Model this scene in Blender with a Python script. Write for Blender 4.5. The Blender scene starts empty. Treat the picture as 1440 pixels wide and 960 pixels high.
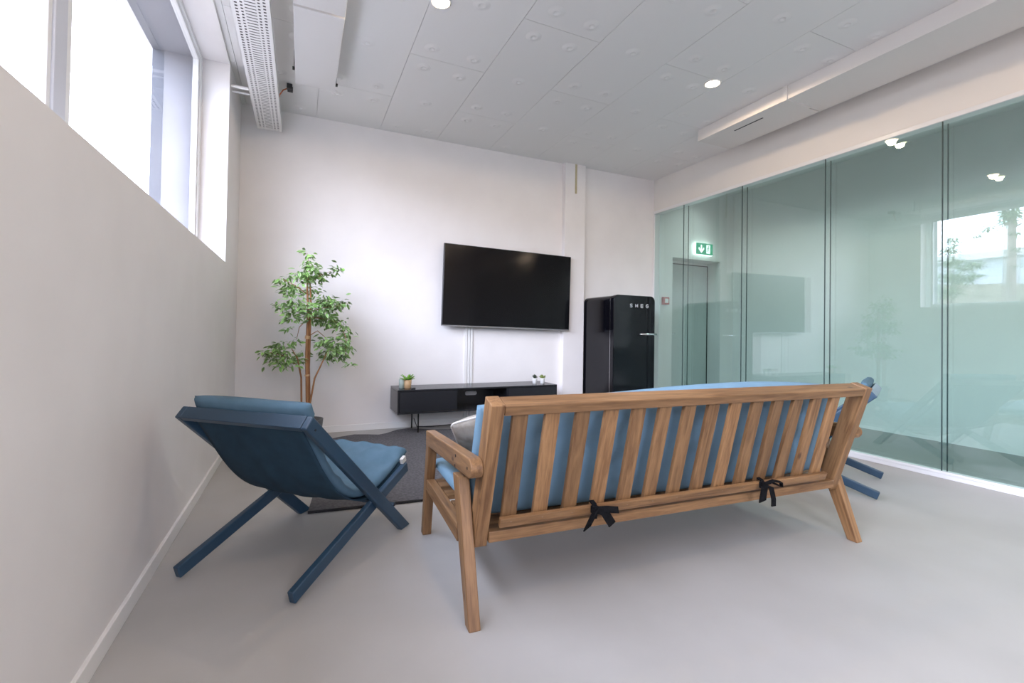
import bpy, bmesh, math, random
from mathutils import Vector, Matrix
random.seed(7)
S = bpy.context.scene
C = S.collection

# ------------------------------------------------------------------ camera
YAW, PITCH, ROLL, FPX = 0.4236, 0.01405, 0.01606, 657.3
f = Vector((math.sin(YAW)*math.cos(PITCH), math.cos(YAW)*math.cos(PITCH), math.sin(PITCH)))
r = Vector((math.cos(YAW), -math.sin(YAW), 0)); u = r.cross(f)
r2 = r*math.cos(ROLL) + u*math.sin(ROLL); u2 = r2.cross(f)
cam = bpy.data.cameras.new('camera'); cam.sensor_width = 36; cam.lens = 36*FPX/1440
cam.shift_y = -23/1440; cam.clip_start = 0.02
co = bpy.data.objects.new('camera', cam); C.objects.link(co)
M = Matrix((r2, u2, -f)).transposed().to_4x4(); M.translation = (0, 0, 1.05)
co.matrix_world = M; S.camera = co

# ------------------------------------------------------------------ sky, lamps, exposure
SKY = 22.0
W = bpy.data.worlds.new('sky'); S.world = W; W.use_nodes = True
nt = W.node_tree; nt.nodes.clear()
out = nt.nodes.new('ShaderNodeOutputWorld'); bg = nt.nodes.new('ShaderNodeBackground')
tc = nt.nodes.new('ShaderNodeTexCoord'); sep = nt.nodes.new('ShaderNodeSeparateXYZ')
rmp = nt.nodes.new('ShaderNodeValToRGB')
rmp.color_ramp.elements[0].position = 0.07; rmp.color_ramp.elements[0].color = (.13, .135, .15, 1)
rmp.color_ramp.elements[1].position = 0.26; rmp.color_ramp.elements[1].color = (.89, .94, 1.16, 1)
e_ = rmp.color_ramp.elements.new(.55); e_.color = (.56, .60, .76, 1)
nt.links.new(tc.outputs['Generated'], sep.inputs[0]); nt.links.new(sep.outputs[2], rmp.inputs[0])
# the overcast is brightest on the side the window looks out to
mrx = nt.nodes.new('ShaderNodeMapRange'); mrx.interpolation_type = 'SMOOTHSTEP'
mrx.inputs['From Min'].default_value = -.15; mrx.inputs['From Max'].default_value = -.75; mrx.inputs['To Min'].default_value = .46; mrx.inputs['To Max'].default_value = 1.0
vm = nt.nodes.new('ShaderNodeVectorMath'); vm.operation = 'SCALE'
nt.links.new(sep.outputs[0], mrx.inputs[0]); nt.links.new(rmp.outputs[0], vm.inputs[0]); nt.links.new(mrx.outputs[0], vm.inputs['Scale'])
nt.links.new(vm.outputs[0], bg.inputs[0]); bg.inputs[1].default_value = SKY
nt.links.new(bg.outputs[0], out.inputs[0])
S.view_settings.view_transform = 'Standard'; S.view_settings.look = 'None'
S.view_settings.gamma = 1; S.view_settings.use_curve_mapping = False
S.view_settings.exposure = 0.30

def portal(name, loc, rot, sx, sy):
    l = bpy.data.lights.new(name, 'AREA'); l.shape = 'RECTANGLE'; l.size = sx; l.size_y = sy
    l.cycles.is_portal = True
    o = bpy.data.objects.new(name, l); o.location = loc; o.rotation_euler = rot; C.objects.link(o)
portal('window_portal', (-1.12, 1.4, 2.36), (0, -math.pi/2, 0), 1.58, 5.9)
portal('fill_window_portal', (.4, -2.95, 1.75), (math.pi/2, 0, 0), 1.6, 2.3)  # guides sky light through the added rear window
def ceiling_lamp(x, y, z, power, col=(1.0, .74, .50)):
    l = bpy.data.lights.new('downlight_lamp', 'SPOT'); l.energy = power; l.color = col
    l.spot_size = math.radians(176); l.spot_blend = .12; l.shadow_soft_size = .04
    o = bpy.data.objects.new('downlight_lamp', l); o.location = (x, y, z); C.objects.link(o)
    return o

# ------------------------------------------------------------------ materials
def lin(c):
    return tuple(((v/255)/12.92 if v/255 <= .04045 else ((v/255+.055)/1.055)**2.4) for v in c)
def base(name, col, rough=.5, metal=0, spec=.5, coat=0):
    m = bpy.data.materials.new(name); m.use_nodes = True
    b = m.node_tree.nodes['Principled BSDF']
    b.inputs['Base Color'].default_value = (*col, 1); b.inputs['Roughness'].default_value = rough
    b.inputs['Metallic'].default_value = metal; b.inputs['Specular IOR Level'].default_value = spec
    b.inputs['Coat Weight'].default_value = coat
    return m, m.node_tree, b
def N(t, kind, **kw):
    n = t.nodes.new(kind)
    for k, v in kw.items():
        if hasattr(n, k) and not k[0].isupper(): setattr(n, k, v)
        else: n.inputs[k.replace('_', ' ')].default_value = v
    return n
def noisy(name, c1, c2, scale=8, rough=.5, bump=0, bscale=200, dist=.002, metal=0, spec=.5, detail=4, coat=0, stretch=None):
    m, t, b = base(name, c1, rough, metal, spec, coat)
    co = N(t, 'ShaderNodeTexCoord'); src = co.outputs['Object']
    if stretch:
        mp = N(t, 'ShaderNodeMapping'); mp.inputs['Scale'].default_value = stretch
        t.links.new(src, mp.inputs[0]); src = mp.outputs[0]
    n = N(t, 'ShaderNodeTexNoise', Scale=scale, Detail=detail); t.links.new(src, n.inputs['Vector'])
    cr = N(t, 'ShaderNodeValToRGB'); cr.color_ramp.elements[0].color = (*c1, 1); cr.color_ramp.elements[1].color = (*c2, 1)
    cr.color_ramp.elements[0].position = .35; cr.color_ramp.elements[1].position = .65
    t.links.new(n.outputs[0], cr.inputs[0]); t.links.new(cr.outputs[0], b.inputs['Base Color'])
    if bump:
        n2 = N(t, 'ShaderNodeTexNoise', Scale=bscale, Detail=3); t.links.new(src, n2.inputs['Vector'])
        bp = N(t, 'ShaderNodeBump', Strength=bump, Distance=dist)
        t.links.new(n2.outputs[0], bp.inputs['Height']); t.links.new(bp.outputs[0], b.inputs['Normal'])
    return m
def wood(name, light, dark, knot):
    m, t, b = base(name, light, .42, spec=.4)
    co = N(t, 'ShaderNodeTexCoord'); oi = N(t, 'ShaderNodeObjectInfo')
    ad = N(t, 'ShaderNodeVectorMath', operation='ADD')
    mul = N(t, 'ShaderNodeVectorMath', operation='SCALE'); mul.inputs['Scale'].default_value = 37.0
    cmb = N(t, 'ShaderNodeCombineXYZ')
    for k in range(3): t.links.new(oi.outputs['Random'], cmb.inputs[k])
    t.links.new(cmb.outputs[0], mul.inputs[0]); t.links.new(co.outputs['Object'], ad.inputs[0]); t.links.new(mul.outputs[0], ad.inputs[1])
    mp = N(t, 'ShaderNodeMapping'); mp.inputs['Scale'].default_value = (1, 1, .07); t.links.new(ad.outputs[0], mp.inputs[0])
    n1 = N(t, 'ShaderNodeTexNoise', Scale=38, Detail=5, Distortion=1.2); t.links.new(mp.outputs[0], n1.inputs['Vector'])
    n2 = N(t, 'ShaderNodeTexNoise', Scale=230, Detail=3); t.links.new(mp.outputs[0], n2.inputs['Vector'])
    mx = N(t, 'ShaderNodeMath', operation='MULTIPLY_ADD'); mx.inputs[1].default_value = .35
    t.links.new(n2.outputs[0], mx.inputs[0]); t.links.new(n1.outputs[0], mx.inputs[2])
    cr = N(t, 'ShaderNodeValToRGB'); e = cr.color_ramp.elements
    e[0].position = .42; e[0].color = (*dark, 1); e[1].position = .86; e[1].color = (*light, 1)
    t.links.new(mx.outputs[0], cr.inputs[0])
    # each board has its own tone
    hs = N(t, 'ShaderNodeHueSaturation'); mr = N(t, 'ShaderNodeMapRange'); mr.inputs['To Min'].default_value = .72; mr.inputs['To Max'].default_value = 1.25
    t.links.new(oi.outputs['Random'], mr.inputs[0]); t.links.new(mr.outputs[0], hs.inputs['Value']); t.links.new(cr.outputs[0], hs.inputs['Color'])
    # knots
    mk = N(t, 'ShaderNodeMapping'); mk.inputs['Scale'].default_value = (9, 9, 4.2); t.links.new(ad.outputs[0], mk.inputs[0])
    vo = N(t, 'ShaderNodeTexVoronoi', Scale=1.0); t.links.new(mk.outputs[0], vo.inputs['Vector'])
    kr = N(t, 'ShaderNodeValToRGB'); kr.color_ramp.elements[0].position = .045; kr.color_ramp.elements[0].color = (1, 1, 1, 1)
    kr.color_ramp.elements[1].position = .10; kr.color_ramp.elements[1].color = (0, 0, 0, 1)
    t.links.new(vo.outputs['Distance'], kr.inputs[0])
    mix = N(t, 'ShaderNodeMixRGB'); mix.inputs[2].default_value = (*knot, 1)
    sc = N(t, 'ShaderNodeMath', operation='MULTIPLY'); sc.inputs[1].default_value = .8
    t.links.new(kr.outputs[0], sc.inputs[0]); t.links.new(sc.outputs[0], mix.inputs[0]); t.links.new(hs.outputs[0], mix.inputs[1])
    t.links.new(mix.outputs[0], b.inputs['Base Color'])
    bp = N(t, 'ShaderNodeBump', Strength=.25, Distance=.001); t.links.new(mx.outputs[0], bp.inputs['Height']); t.links.new(bp.outputs[0], b.inputs['Normal'])
    return m
def glow(name, col, s):
    m = bpy.data.materials.new(name); m.use_nodes = True; t = m.node_tree; t.nodes.clear()
    o = N(t, 'ShaderNodeOutputMaterial'); e = N(t, 'ShaderNodeEmission'); e.inputs[0].default_value = (*col, 1); e.inputs[1].default_value = s
    t.links.new(e.outputs[0], o.inputs[0]); return m
def glass(name, tint, ior=1.5, boost=1.0):
    m = bpy.data.materials.new(name); m.use_nodes = True; t = m.node_tree; t.nodes.clear()
    o = N(t, 'ShaderNodeOutputMaterial'); tr = N(t, 'ShaderNodeBsdfTransparent'); tr.inputs[0].default_value = (*tint, 1)
    g = N(t, 'ShaderNodeBsdfGlossy'); g.inputs['Roughness'].default_value = 0.0
    fr = N(t, 'ShaderNodeFresnel'); fr.inputs[0].default_value = ior
    ge = N(t, 'ShaderNodeNewGeometry'); nv = N(t, 'ShaderNodeMath', operation='MULTIPLY_ADD')
    mu = N(t, 'ShaderNodeMath', operation='MULTIPLY'); mu.use_clamp = True; mu.inputs[1].default_value = boost
    # a thin sheet reflects alike from both sides
    lw = N(t, 'ShaderNodeMixShader')
    lay = N(t, 'ShaderNodeLayerWeight'); lay.inputs[0].default_value = .5
    p = N(t, 'ShaderNodeMath', operation='POWER'); p.inputs[1].default_value = 4.0
    t.links.new(lay.outputs['Facing'], p.inputs[0])
    ma = N(t, 'ShaderNodeMath', operation='MULTIPLY_ADD'); ma.inputs[1].default_value = .9*boost; ma.inputs[2].default_value = .04*boost; ma.use_clamp = True
    t.links.new(p.outputs[0], ma.inputs[0])
    t.links.new(ma.outputs[0], lw.inputs[0]); t.links.new(tr.outputs[0], lw.inputs[1]); t.links.new(g.outputs[0], lw.inputs[2])
    for n in (fr, ge, nv, mu): t.nodes.remove(n)
    t.links.new(lw.outputs[0], o.inputs[0]); return m

WALL = noisy('white_wall_paint', (.78, .752, .742), (.81, .782, .772), 3, .6, .06, 160, .001)
BANDM = noisy('warm_wall_paint', (.78, .75, .71), (.80, .77, .73), 3, .6, .05, 160, .001)
WTRIM, _, _ = base('white_trim', (.80, .79, .78), .4)
FRAME, _, _ = base('white_frame', (.80, .80, .80), .3)
GREYF, _, _ = base('grey_frame', (.58, .60, .66), .35)
FLOOR = noisy('grey_floor', (.425, .412, .392), (.46, .448, .43), 2.2, .48, .05, 60, .001, spec=.28, detail=8)
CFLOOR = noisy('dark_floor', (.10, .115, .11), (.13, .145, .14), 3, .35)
PINE = wood('stained_pine', (.305, .165, .073), (.130, .061, .025), (.045, .016, .007))
NAVY = noisy('navy_paint', (.018, .047, .082), (.022, .055, .095), 5, .36)
SLING = noisy('shaded_canvas', (.018, .042, .066), (.022, .052, .080), 14, .8, .2, 420, .001, spec=.2)  # chair canvas with the shade on its back put into the colour
DENIM = noisy('blue_canvas', (.082, .152, .208), (.096, .172, .235), 14, .8, .25, 420, .0012, spec=.25)
SKYB = noisy('sky_blue_cloth', (.145, .25, .34), (.165, .28, .375), 9, .75, .2, 300, .001, spec=.25)
BLACKM = noisy('black_lacquer', (.008, .009, .012), (.010, .011, .015), 6, .26, spec=.55)
BLKMET, _, _ = base('black_metal', (.012, .012, .013), .4, .2)
GLOSSB, _, _ = base('black_gloss', (.003, .003, .005), .07, 0, .30)
SCREEN, _, _ = base('black_screen', (.003, .003, .004), .12, 0, .24)
CHROME, _, _ = base('chrome', (.78, .78, .80), .14, 1)
CHROME2, _, _ = base('brushed_metal', (.42, .42, .44), .35, .9)
LETTER, _, _ = base('silver_letter', (.70, .70, .72), .45, .25)
BEZEL, _, _ = base('dark_bezel', (.05, .05, .055), .35, .4)
RUGM = noisy('grey_felt', (.095, .092, .098), (.150, .146, .152), 60, .95, .5, 500, .003, spec=.1)
RUGEDGE = noisy('edge_shadow', (.015, .014, .016), (.022, .02, .022), 80, .9)  # shadow under the rug edge, put into a colour
PILL = noisy('grey_plush', (.275, .25, .215), (.40, .37, .33), 24, .9, .4, 260, .003, spec=.1)
PIPE, _, _ = base('white_piping', (.60, .58, .55), .8)
RIBBON = noisy('black_ribbon', (.006, .006, .007), (.011, .011, .012), 60, .95, .2, 400, spec=.08)
TRUNK = noisy('brown_bark', (.24, .105, .042), (.36, .175, .07), 40, .7, .4, 90, .003, stretch=(1, 1, .2))
POTM = noisy('grey_pot', (.12, .12, .12), (.15, .15, .15), 12, .6)
SOIL = noisy('dark_soil', (.03, .02, .013), (.05, .035, .02), 60, .95, .6, 120, .004)
WOODP = noisy('light_wood', (.52, .33, .17), (.62, .41, .23), 20, .5, stretch=(1, 1, 6))
SAGE = noisy('sage_ceramic', (.31, .375, .34), (.35, .41, .375), 8, .35)
WPOT, _, _ = base('white_ceramic', (.80, .79, .78), .3)
GREENL = noisy('bright_leaf', (.13, .32, .03), (.24, .46, .06), 40, .45)
DARKL = noisy('dark_leaf', (.02, .035, .022), (.045, .06, .03), 60, .5)
OLIVE = noisy('olive_leaf', (.14, .20, .04), (.24, .28, .07), 60, .5)
CREAM = noisy('stained_tape', (.46, .40, .25), (.52, .45, .29), 20, .7)
REDP, _, _ = base('red_plastic', (.42, .035, .03), .4)
BLKPL, _, _ = base('black_plastic', (.02, .02, .022), .5)
COPPER, _, _ = base('orange_wire', (.55, .15, .05), .5)
TRAYM, _, _ = base('perforated_white_steel', (.80, .79, .78), .4)
CABLE, _, _ = base('grey_cables', (.16, .155, .15), .6)
PANELM, _, _ = base('white_panel', (.70, .685, .67), .5)
DUCTM, _, _ = base('white_casing', (.72, .69, .66), .45)
DOORM = noisy('grey_door', (.50, .54, .53), (.53, .57, .56), 4, .4)
HANDM, _, _ = base('dark_gap', (.03, .035, .035), .6)
SEAL, _, _ = base('dark_joint', (.035, .06, .06), .4)
PANE = glass('green_glass', (.805, .905, .882), boost=3.5)
CLEAR = glass('clear_glass', (.95, .97, .97))
def ceiling_mat():
    m, t, b = base('grey_ceiling_board', (.79, .78, .765), .6)
    co = N(t, 'ShaderNodeTexCoord')
    n = N(t, 'ShaderNodeTexNoise', Scale=40.0); t.links.new(co.outputs['Object'], n.inputs['Vector'])
    b2 = N(t, 'ShaderNodeBump', Strength=.08, Distance=.002); t.links.new(n.outputs[0], b2.inputs['Height'])
    t.links.new(b2.outputs[0], b.inputs['Normal'])
    return m
CEIL = ceiling_mat()
def leaf_mat():
    m, t, b = base('variegated_leaf', (.2, .4, .1), .45)
    at = N(t, 'ShaderNodeAttribute'); at.attribute_name = 'tone'
    ge = N(t, 'ShaderNodeNewGeometry')
    cr = N(t, 'ShaderNodeValToRGB'); e = cr.color_ramp.elements
    e[0].color = (.022, .085, .014, 1); e[1].color = (.17, .42, .05, 1); e[1].position = 1
    t.links.new(ge.outputs['Random Per Island'], cr.inputs[0])
    mx = N(t, 'ShaderNodeMixRGB'); mx.inputs[2].default_value = (.44, .56, .28, 1)
    t.links.new(at.outputs['Fac'], mx.inputs[0]); t.links.new(cr.outputs[0], mx.inputs[1]); t.links.new(mx.outputs[0], b.inputs['Base Color'])
    return m
LEAF = leaf_mat()

# ------------------------------------------------------------------ mesh helpers
def tag(o, label=None, cat=None, group=None, kind=None):
    if label: o['label'] = label
    if cat: o['category'] = cat
    if group: o['group'] = group
    if kind: o['kind'] = kind
    return o
def empty(name, loc, rz=0, label=None, cat=None, group=None):
    o = bpy.data.objects.new(name, None); o.empty_display_size = .1
    o.location = loc; o.rotation_euler = (0, 0, rz); C.objects.link(o)
    return tag(o, label, cat, group)
def link(name, me, mat, parent=None, smooth=False, label=None):
    o = bpy.data.objects.new(name, me); C.objects.link(o)
    for m in (mat if isinstance(mat, (list, tuple)) else [mat]): me.materials.append(m)
    if parent is not None: o.parent = parent
    if smooth:
        for p in me.polygons: p.use_smooth = True
    if label: o['label'] = label
    return o
def finish(name, bm, mat, parent=None, smooth=False, label=None, axis=None, centre=None):
    """axis: the local z of the object is laid along it, so that the grain runs that way"""
    Mx = Matrix.Identity(4)
    if axis is not None:
        z = Vector(axis).normalized(); x = Vector((1, 0, 0)) if abs(z.x) < .9 else Vector((0, 1, 0))
        x = (x - z*x.dot(z)).normalized(); y = z.cross(x)
        Mx = Matrix((x, y, z)).transposed().to_4x4()
    if axis is not None or centre is not None:
        c = Vector(centre) if centre is not None else sum((v.co for v in bm.verts), Vector())/len(bm.verts)
        Mx.translation = c
        bm.transform(Mx.inverted())
    bmesh.ops.recalc_face_normals(bm, faces=bm.faces)
    me = bpy.data.meshes.new(name); bm.to_mesh(me); bm.free()
    o = link(name, me, mat, parent, smooth, label)
    o.matrix_local = Mx
    return o
def bevel(bm, off, seg=2, geom=None):
    if off > 0:
        bmesh.ops.bevel(bm, geom=geom or list(bm.edges), offset=off, segments=seg, profile=.5, affect='EDGES', clamp_overlap=True)
def add_box(bm, lo, hi, rot=None, pivot=None):
    res = bmesh.ops.create_cube(bm, size=1)
    vs = res['verts']
    for v in vs:
        v.co = Vector([lo[i] + (v.co[i]+.5)*(hi[i]-lo[i]) for i in range(3)])
    if rot is not None:
        bmesh.ops.rotate(bm, verts=vs, cent=pivot or [(lo[i]+hi[i])/2 for i in range(3)], matrix=rot)
    return vs
def box(name, lo, hi, mat, parent=None, bev=.003, label=None, axis=None, seg=2, centre=None):
    bm = bmesh.new(); add_box(bm, lo, hi); bevel(bm, bev, seg)
    return finish(name, bm, mat, parent, label=label, axis=axis, centre=centre)
def boxes(name, lst, mat, parent=None, bev=0, label=None):
    bm = bmesh.new()
    for lo, hi in lst:
        b2 = bmesh.new(); add_box(b2, lo, hi); bevel(b2, bev)
        me = bpy.data.meshes.new('t'); b2.to_mesh(me); b2.free(); bm.from_mesh(me); bpy.data.meshes.remove(me)
    return finish(name, bm, mat, parent, label=label)
def prism(name, poly, a0, a1, mat, parent=None, ax=0, bev=.003, label=None, axis=None, seg=2):
    """poly: outline in the two other axes, extruded along axis ax from a0 to a1"""
    bm = bmesh.new()
    def P(a, p):
        q = list(p); q.insert(ax, a); return q
    lo = [bm.verts.new(P(a0, p)) for p in poly]; hi = [bm.verts.new(P(a1, p)) for p in poly]
    n = len(poly)
    bm.faces.new(lo); bm.faces.new(hi[::-1])
    for i in range(n): bm.faces.new((lo[i], hi[i], hi[(i+1) % n], lo[(i+1) % n]))
    bmesh.ops.recalc_face_normals(bm, faces=bm.faces); bevel(bm, bev, seg)
    return finish(name, bm, mat, parent, label=label, axis=axis)
def add_tube(bm, pts, rad, seg=8, cap=True):
    pts = [Vector(p) for p in pts]; n = len(pts)
    rad = rad if isinstance(rad, (list, tuple)) else [rad]*n
    rings = []; side = None
    for i, p in enumerate(pts):
        d = (pts[min(i+1, n-1)] - pts[max(i-1, 0)]).normalized()
        if side is None:
            side = d.orthogonal().normalized()
        side = (side - d*side.dot(d)).normalized(); w = d.cross(side)
        rings.append([bm.verts.new(p + (side*math.cos(2*math.pi*k/seg) + w*math.sin(2*math.pi*k/seg))*rad[i]) for k in range(seg)])
    for a, b in zip(rings, rings[1:]):
        for k in range(seg): bm.faces.new((a[k], a[(k+1) % seg], b[(k+1) % seg], b[k]))
    if cap: bm.faces.new(rings[0][::-1]); bm.faces.new(rings[-1])
def tube(name, pts, rad, mat, parent=None, seg=8, label=None):
    bm = bmesh.new(); add_tube(bm, pts, rad, seg); return finish(name, bm, mat, parent, True, label)
def lathe(name, prof, mat, parent=None, loc=(0, 0, 0), seg=32, label=None, smooth=True, cap=True):
    bm = bmesh.new(); rings = []
    for rr, z in prof:
        rings.append([bm.verts.new((loc[0]+rr*math.cos(2*math.pi*k/seg), loc[1]+rr*math.sin(2*math.pi*k/seg), loc[2]+z)) for k in range(seg)])
    for a, b in zip(rings, rings[1:]):
        for k in range(seg): bm.faces.new((a[k], a[(k+1) % seg], b[(k+1) % seg], b[k]))
    if cap: bm.faces.new(rings[0][::-1]); bm.faces.new(rings[-1])
    o = finish(name, bm, mat, parent, False, label)
    if smooth:
        for p in o.data.polygons: p.use_smooth = len(p.vertices) == 4
    return o
def copy_tree(o, parent=None):
    kids = [c for c in C.objects if c.parent == o]
    c = o.copy(); C.objects.link(c)
    if parent is not None: c.parent = parent; c.matrix_parent_inverse = o.matrix_parent_inverse.copy()
    for k in kids: copy_tree(k, c)
    return c

# ------------------------------------------------------------------ the room
XL, XR, YB, ZC, YR = -.559, 4.43, 5.087, 3.173, -2.7
XO, XC, YD = -1.05, 5.97, 5.33           # outer face of the window wall, far corridor wall, corridor door
def struct(o): o['kind'] = 'structure'; return o
struct(box('floor', (XL-.3, YR-.1, -.12), (XR+.1, YB+.05, 0), FLOOR, bev=0))
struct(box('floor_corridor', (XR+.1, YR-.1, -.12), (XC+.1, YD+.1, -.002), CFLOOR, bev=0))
# ceiling: boards laid along the room with open joints between them
cb = []
for i in range(-3, 7):
    x0 = 1.333 + .617*(i-1); off = 0 if (i % 2) == 1 else .74
    for k in range(-5, 4):
        y0 = 2.84 + off - .0 + 1.48*(k-1)
        lo = (max(x0+.0018, XL-.6), max(y0+.0015, YR-.1)); hi = (min(x0+.6152, XC+.1), min(y0+1.4785, YD+.1))
        if hi[0]-lo[0] > .02 and hi[1]-lo[1] > .02: cb.append(((lo[0], lo[1], ZC), (hi[0], hi[1], ZC+.03)))
cb.append(((XL-.6, YR-.1, ZC+.008), (XC+.1, YD+.1, ZC+.1)))
ceil_bm = bmesh.new()
for lo, hi in cb: add_box(ceil_bm, lo, hi)
def dimple(x, y):
    if not (XL < x < XR-.1 and -1.5 < y < YB-.06): return
    rings = []
    for rr, z in ((.062, .0005), (.046, -.0022), (.034, -.0060), (.026, -.0085), (.019, -.0075), (.011, -.0015), (.004, -.0003)):
        rings.append([ceil_bm.verts.new((x+rr*math.cos(2*math.pi*k/20), y+rr*math.sin(2*math.pi*k/20), ZC+z)) for k in range(20)])
    for a, b in zip(rings, rings[1:]):
        for k in range(20): ceil_bm.faces.new((a[k], a[(k+1) % 20], b[(k+1) % 20], b[k])).smooth = True
    ceil_bm.faces.new(rings[-1])
for i in range(-3, 7):
    xc_ = 1.333+.617*(i-1)+.3085; off = 0 if (i % 2) == 1 else .74
    for k in range(-5, 4):
        y0 = 2.84+off+1.48*(k-1)
        for dx_, dy_ in ((-.155, .15), (.155, .15), (0, .74), (-.155, 1.33), (.155, 1.33)): dimple(xc_+dx_+random.uniform(-.015, .015), y0+dy_+random.uniform(-.015, .015))
struct(finish('ceiling', ceil_bm, CEIL))
# left wall with its window opening
WS, WT, WY0, WY1 = 1.567, 3.145, -1.5, 4.31
struct(boxes('wall_left', [((XO, YR-.1, -.1), (XL, YB+.1, WS)), ((XO, WY1, WS), (XL, YB+.1, ZC+.05)), ((XO, YR-.1, WS), (XL, WY0, ZC+.05)),
                           ((XO, WY0, WT), (XL, WY1, ZC+.05))], WALL))
# back wall, running on behind the glass, with a recess for the corridor door
DX0, DX1, DH = 4.77, 5.70, 2.14
struct(boxes('wall_back', [((XL, YB, -.1), (DX0, YB+.36, ZC+.05)), ((DX1, YB, -.1), (XC+.1, YB+.36, ZC+.05)), ((DX0, YB, DH), (DX1, YB+.36, ZC+.05))], WALL))
struct(box('wall_corridor', (XC, YR-.1, -.1), (XC+.12, YB, ZC+.05), WALL, bev=0))
RW = (-.4, 1.2, .6, 2.9)  # unseen rear window, added to let in soft fill light
struct(boxes('wall_rear', [((XO, YR-.2, -.1), (RW[0], YR, ZC+.05)), ((RW[1], YR-.2, -.1), (XC+.1, YR, ZC+.05)),
                           ((RW[0], YR-.2, -.1), (RW[1], YR, RW[2])), ((RW[0], YR-.2, RW[3]), (RW[1], YR, ZC+.05))], WALL))
GT, GB = 2.705, .052
struct(box('wall_right', (XR-.005, YR, GT+.035), (XR+.10, YB, ZC+.02), BANDM, bev=0))
struct(box('trim_1', (2.965, YB-.062, 0), (3.262, YB+.01, ZC+.005), WALL, bev=.003))     # boxed column on the back wall
struct(box('baseboard_left', (XL-.002, YR, 0), (XL+.013, YB, .066), WTRIM, bev=.003))
struct(box('baseboard_back', (XL+.013, YB-.013, 0), (2.963, YB+.002, .066), WTRIM, bev=.003))
# corridor door in its recess
d = struct(box('door_1', (DX0-.02, YD, .005), (DX1-.012, YD+.045, DH-.05), DOORM, bev=.002))
bm = bmesh.new(); add_box(bm, (4.86, YD-.012, 1.0), (4.90, YD+.001, 1.2)); bevel(bm, .004)
add_tube(bm, [(4.88, YD-.01, 1.06), (4.88, YD-.055, 1.06), (5.0, YD-.055, 1.06)], .010, 10)
finish('door_handle', bm, CHROME, d)
bm = bmesh.new(); add_box(bm, (DX0-.02, YD-.006, DH-.05), (DX1, YD+.05, DH-.035)); add_box(bm, (DX1-.012, YD-.006, 0), (DX1, YD+.05, DH-.05))
finish('door_seal', bm, HANDM, d)
REVEAL = noisy('darkened_reveal', (.13, .14, .17), (.15, .16, .19), 5, .5)  # outer jamb colour darkened to hold back the window glare
struct(boxes('trim_3', [((XO-.01, WY1-.012, WS), (-.80, WY1+.001, WT)), ((XO-.01, WY0, WT-.012), (-.80, WY1-.012, WT+.001))], REVEAL))  # lining added over the pale outer jamb to cut its brightness
struct(boxes('trim_2', [((DX0-.02, YD+.002, DH-.034), (DX1, YD+.05, DH+.02))], WALL))

# glazed partition: white frame, two skins of glass with dark joints
g = struct(box('window_2', (XR-.014, YR, GT), (XR+.105, YB, GT+.037), FRAME, bev=.004))
box('bottom_rail', (XR-.016, YR, 0), (XR+.105, YB, .04), FRAME, g, .004)
box('end_frame', (XR-.014, YB-.022, .04), (XR+.105, YB-.001, GT), FRAME, g, .003)
box('glazing_bead', (XR-.022, YR, .034), (XR-.008, YB-.02, .055), FRAME, g, .003)
joints = [1.89, 2.764, 3.666, 4.533]
ys = [YB-.022] + joints[::-1] + [.99, .09, -.81, -1.71, YR]
for xg in (XR, XR+.08):
    for a, b in zip(ys, ys[1:]):
        bm = bmesh.new(); vs = [bm.verts.new(p) for p in ((xg, b, .036), (xg, a, .036), (xg, a, GT+.003), (xg, b, GT+.003))]; bm.faces.new(vs)
        finish('pane', bm, PANE, g, centre=(xg, (a+b)/2, 1.35))
    for y in ys[1:-1]:
        box('glass_joint', (xg-.004, y-.003, .04), (xg+.004, y+.003, GT), SEAL, g, 0)

# window in the left wall: grey-white frame set half-way into the wall
FX = -.762
w = struct(boxes('window_1', [((FX-.035, WY1-.055, WS), (FX+.02, WY1, WT)), ((FX-.035, WY0, WT-.03), (FX+.02, WY1-.055, WT)), ((FX-.035, WY0, WS), (FX+.02, WY1-.055, WS+.03))], FRAME, bev=.004))
boxes('window_mullion', [((FX-.05, 1.985, WS), (FX+.015, 2.075, WT-.03))], GREYF, w, .004)
boxes('window_mullion', [((FX-.05, .02, WS), (FX+.015, .11, WT-.03))], GREYF, w, .004)
for a, b in ((2.075, WY1-.055), (.11, 1.985), (WY0, .02)):
    boxes('sash', [((FX-.03, a, WS+.03), (FX+.008, a+.05, WT-.03)), ((FX-.03, b-.028, WS+.03), (FX+.008, b, WT-.03)),
                   ((FX-.03, a+.05, WT-.055), (FX+.008, b-.028, WT-.03)), ((FX-.03, a+.05, WS+.03), (FX+.008, b-.028, WS+.06))], FRAME, w, .003)
    bm = bmesh.new(); bm.faces.new([bm.verts.new(p) for p in ((FX-.012, a, WS+.03), (FX-.012, b, WS+.03), (FX-.012, b, WT-.03), (FX-.012, a, WT-.03))])
    finish('pane', bm, CLEAR, w)
w3 = struct(boxes('fill_window', [((RW[0], YR-.1, RW[2]), (RW[0]+.06, YR-.04, RW[3])), ((RW[1]-.06, YR-.1, RW[2]), (RW[1], YR-.04, RW[3])),
                          ((RW[0], YR-.1, RW[2]), (RW[1], YR-.04, RW[2]+.06)), ((RW[0], YR-.1, RW[3]-.06), (RW[1], YR-.04, RW[3])),
                          ((.37, YR-.1, RW[2]), (.43, YR-.04, RW[3]))], FRAME, bev=.003))  # frame of the added fill window

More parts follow.
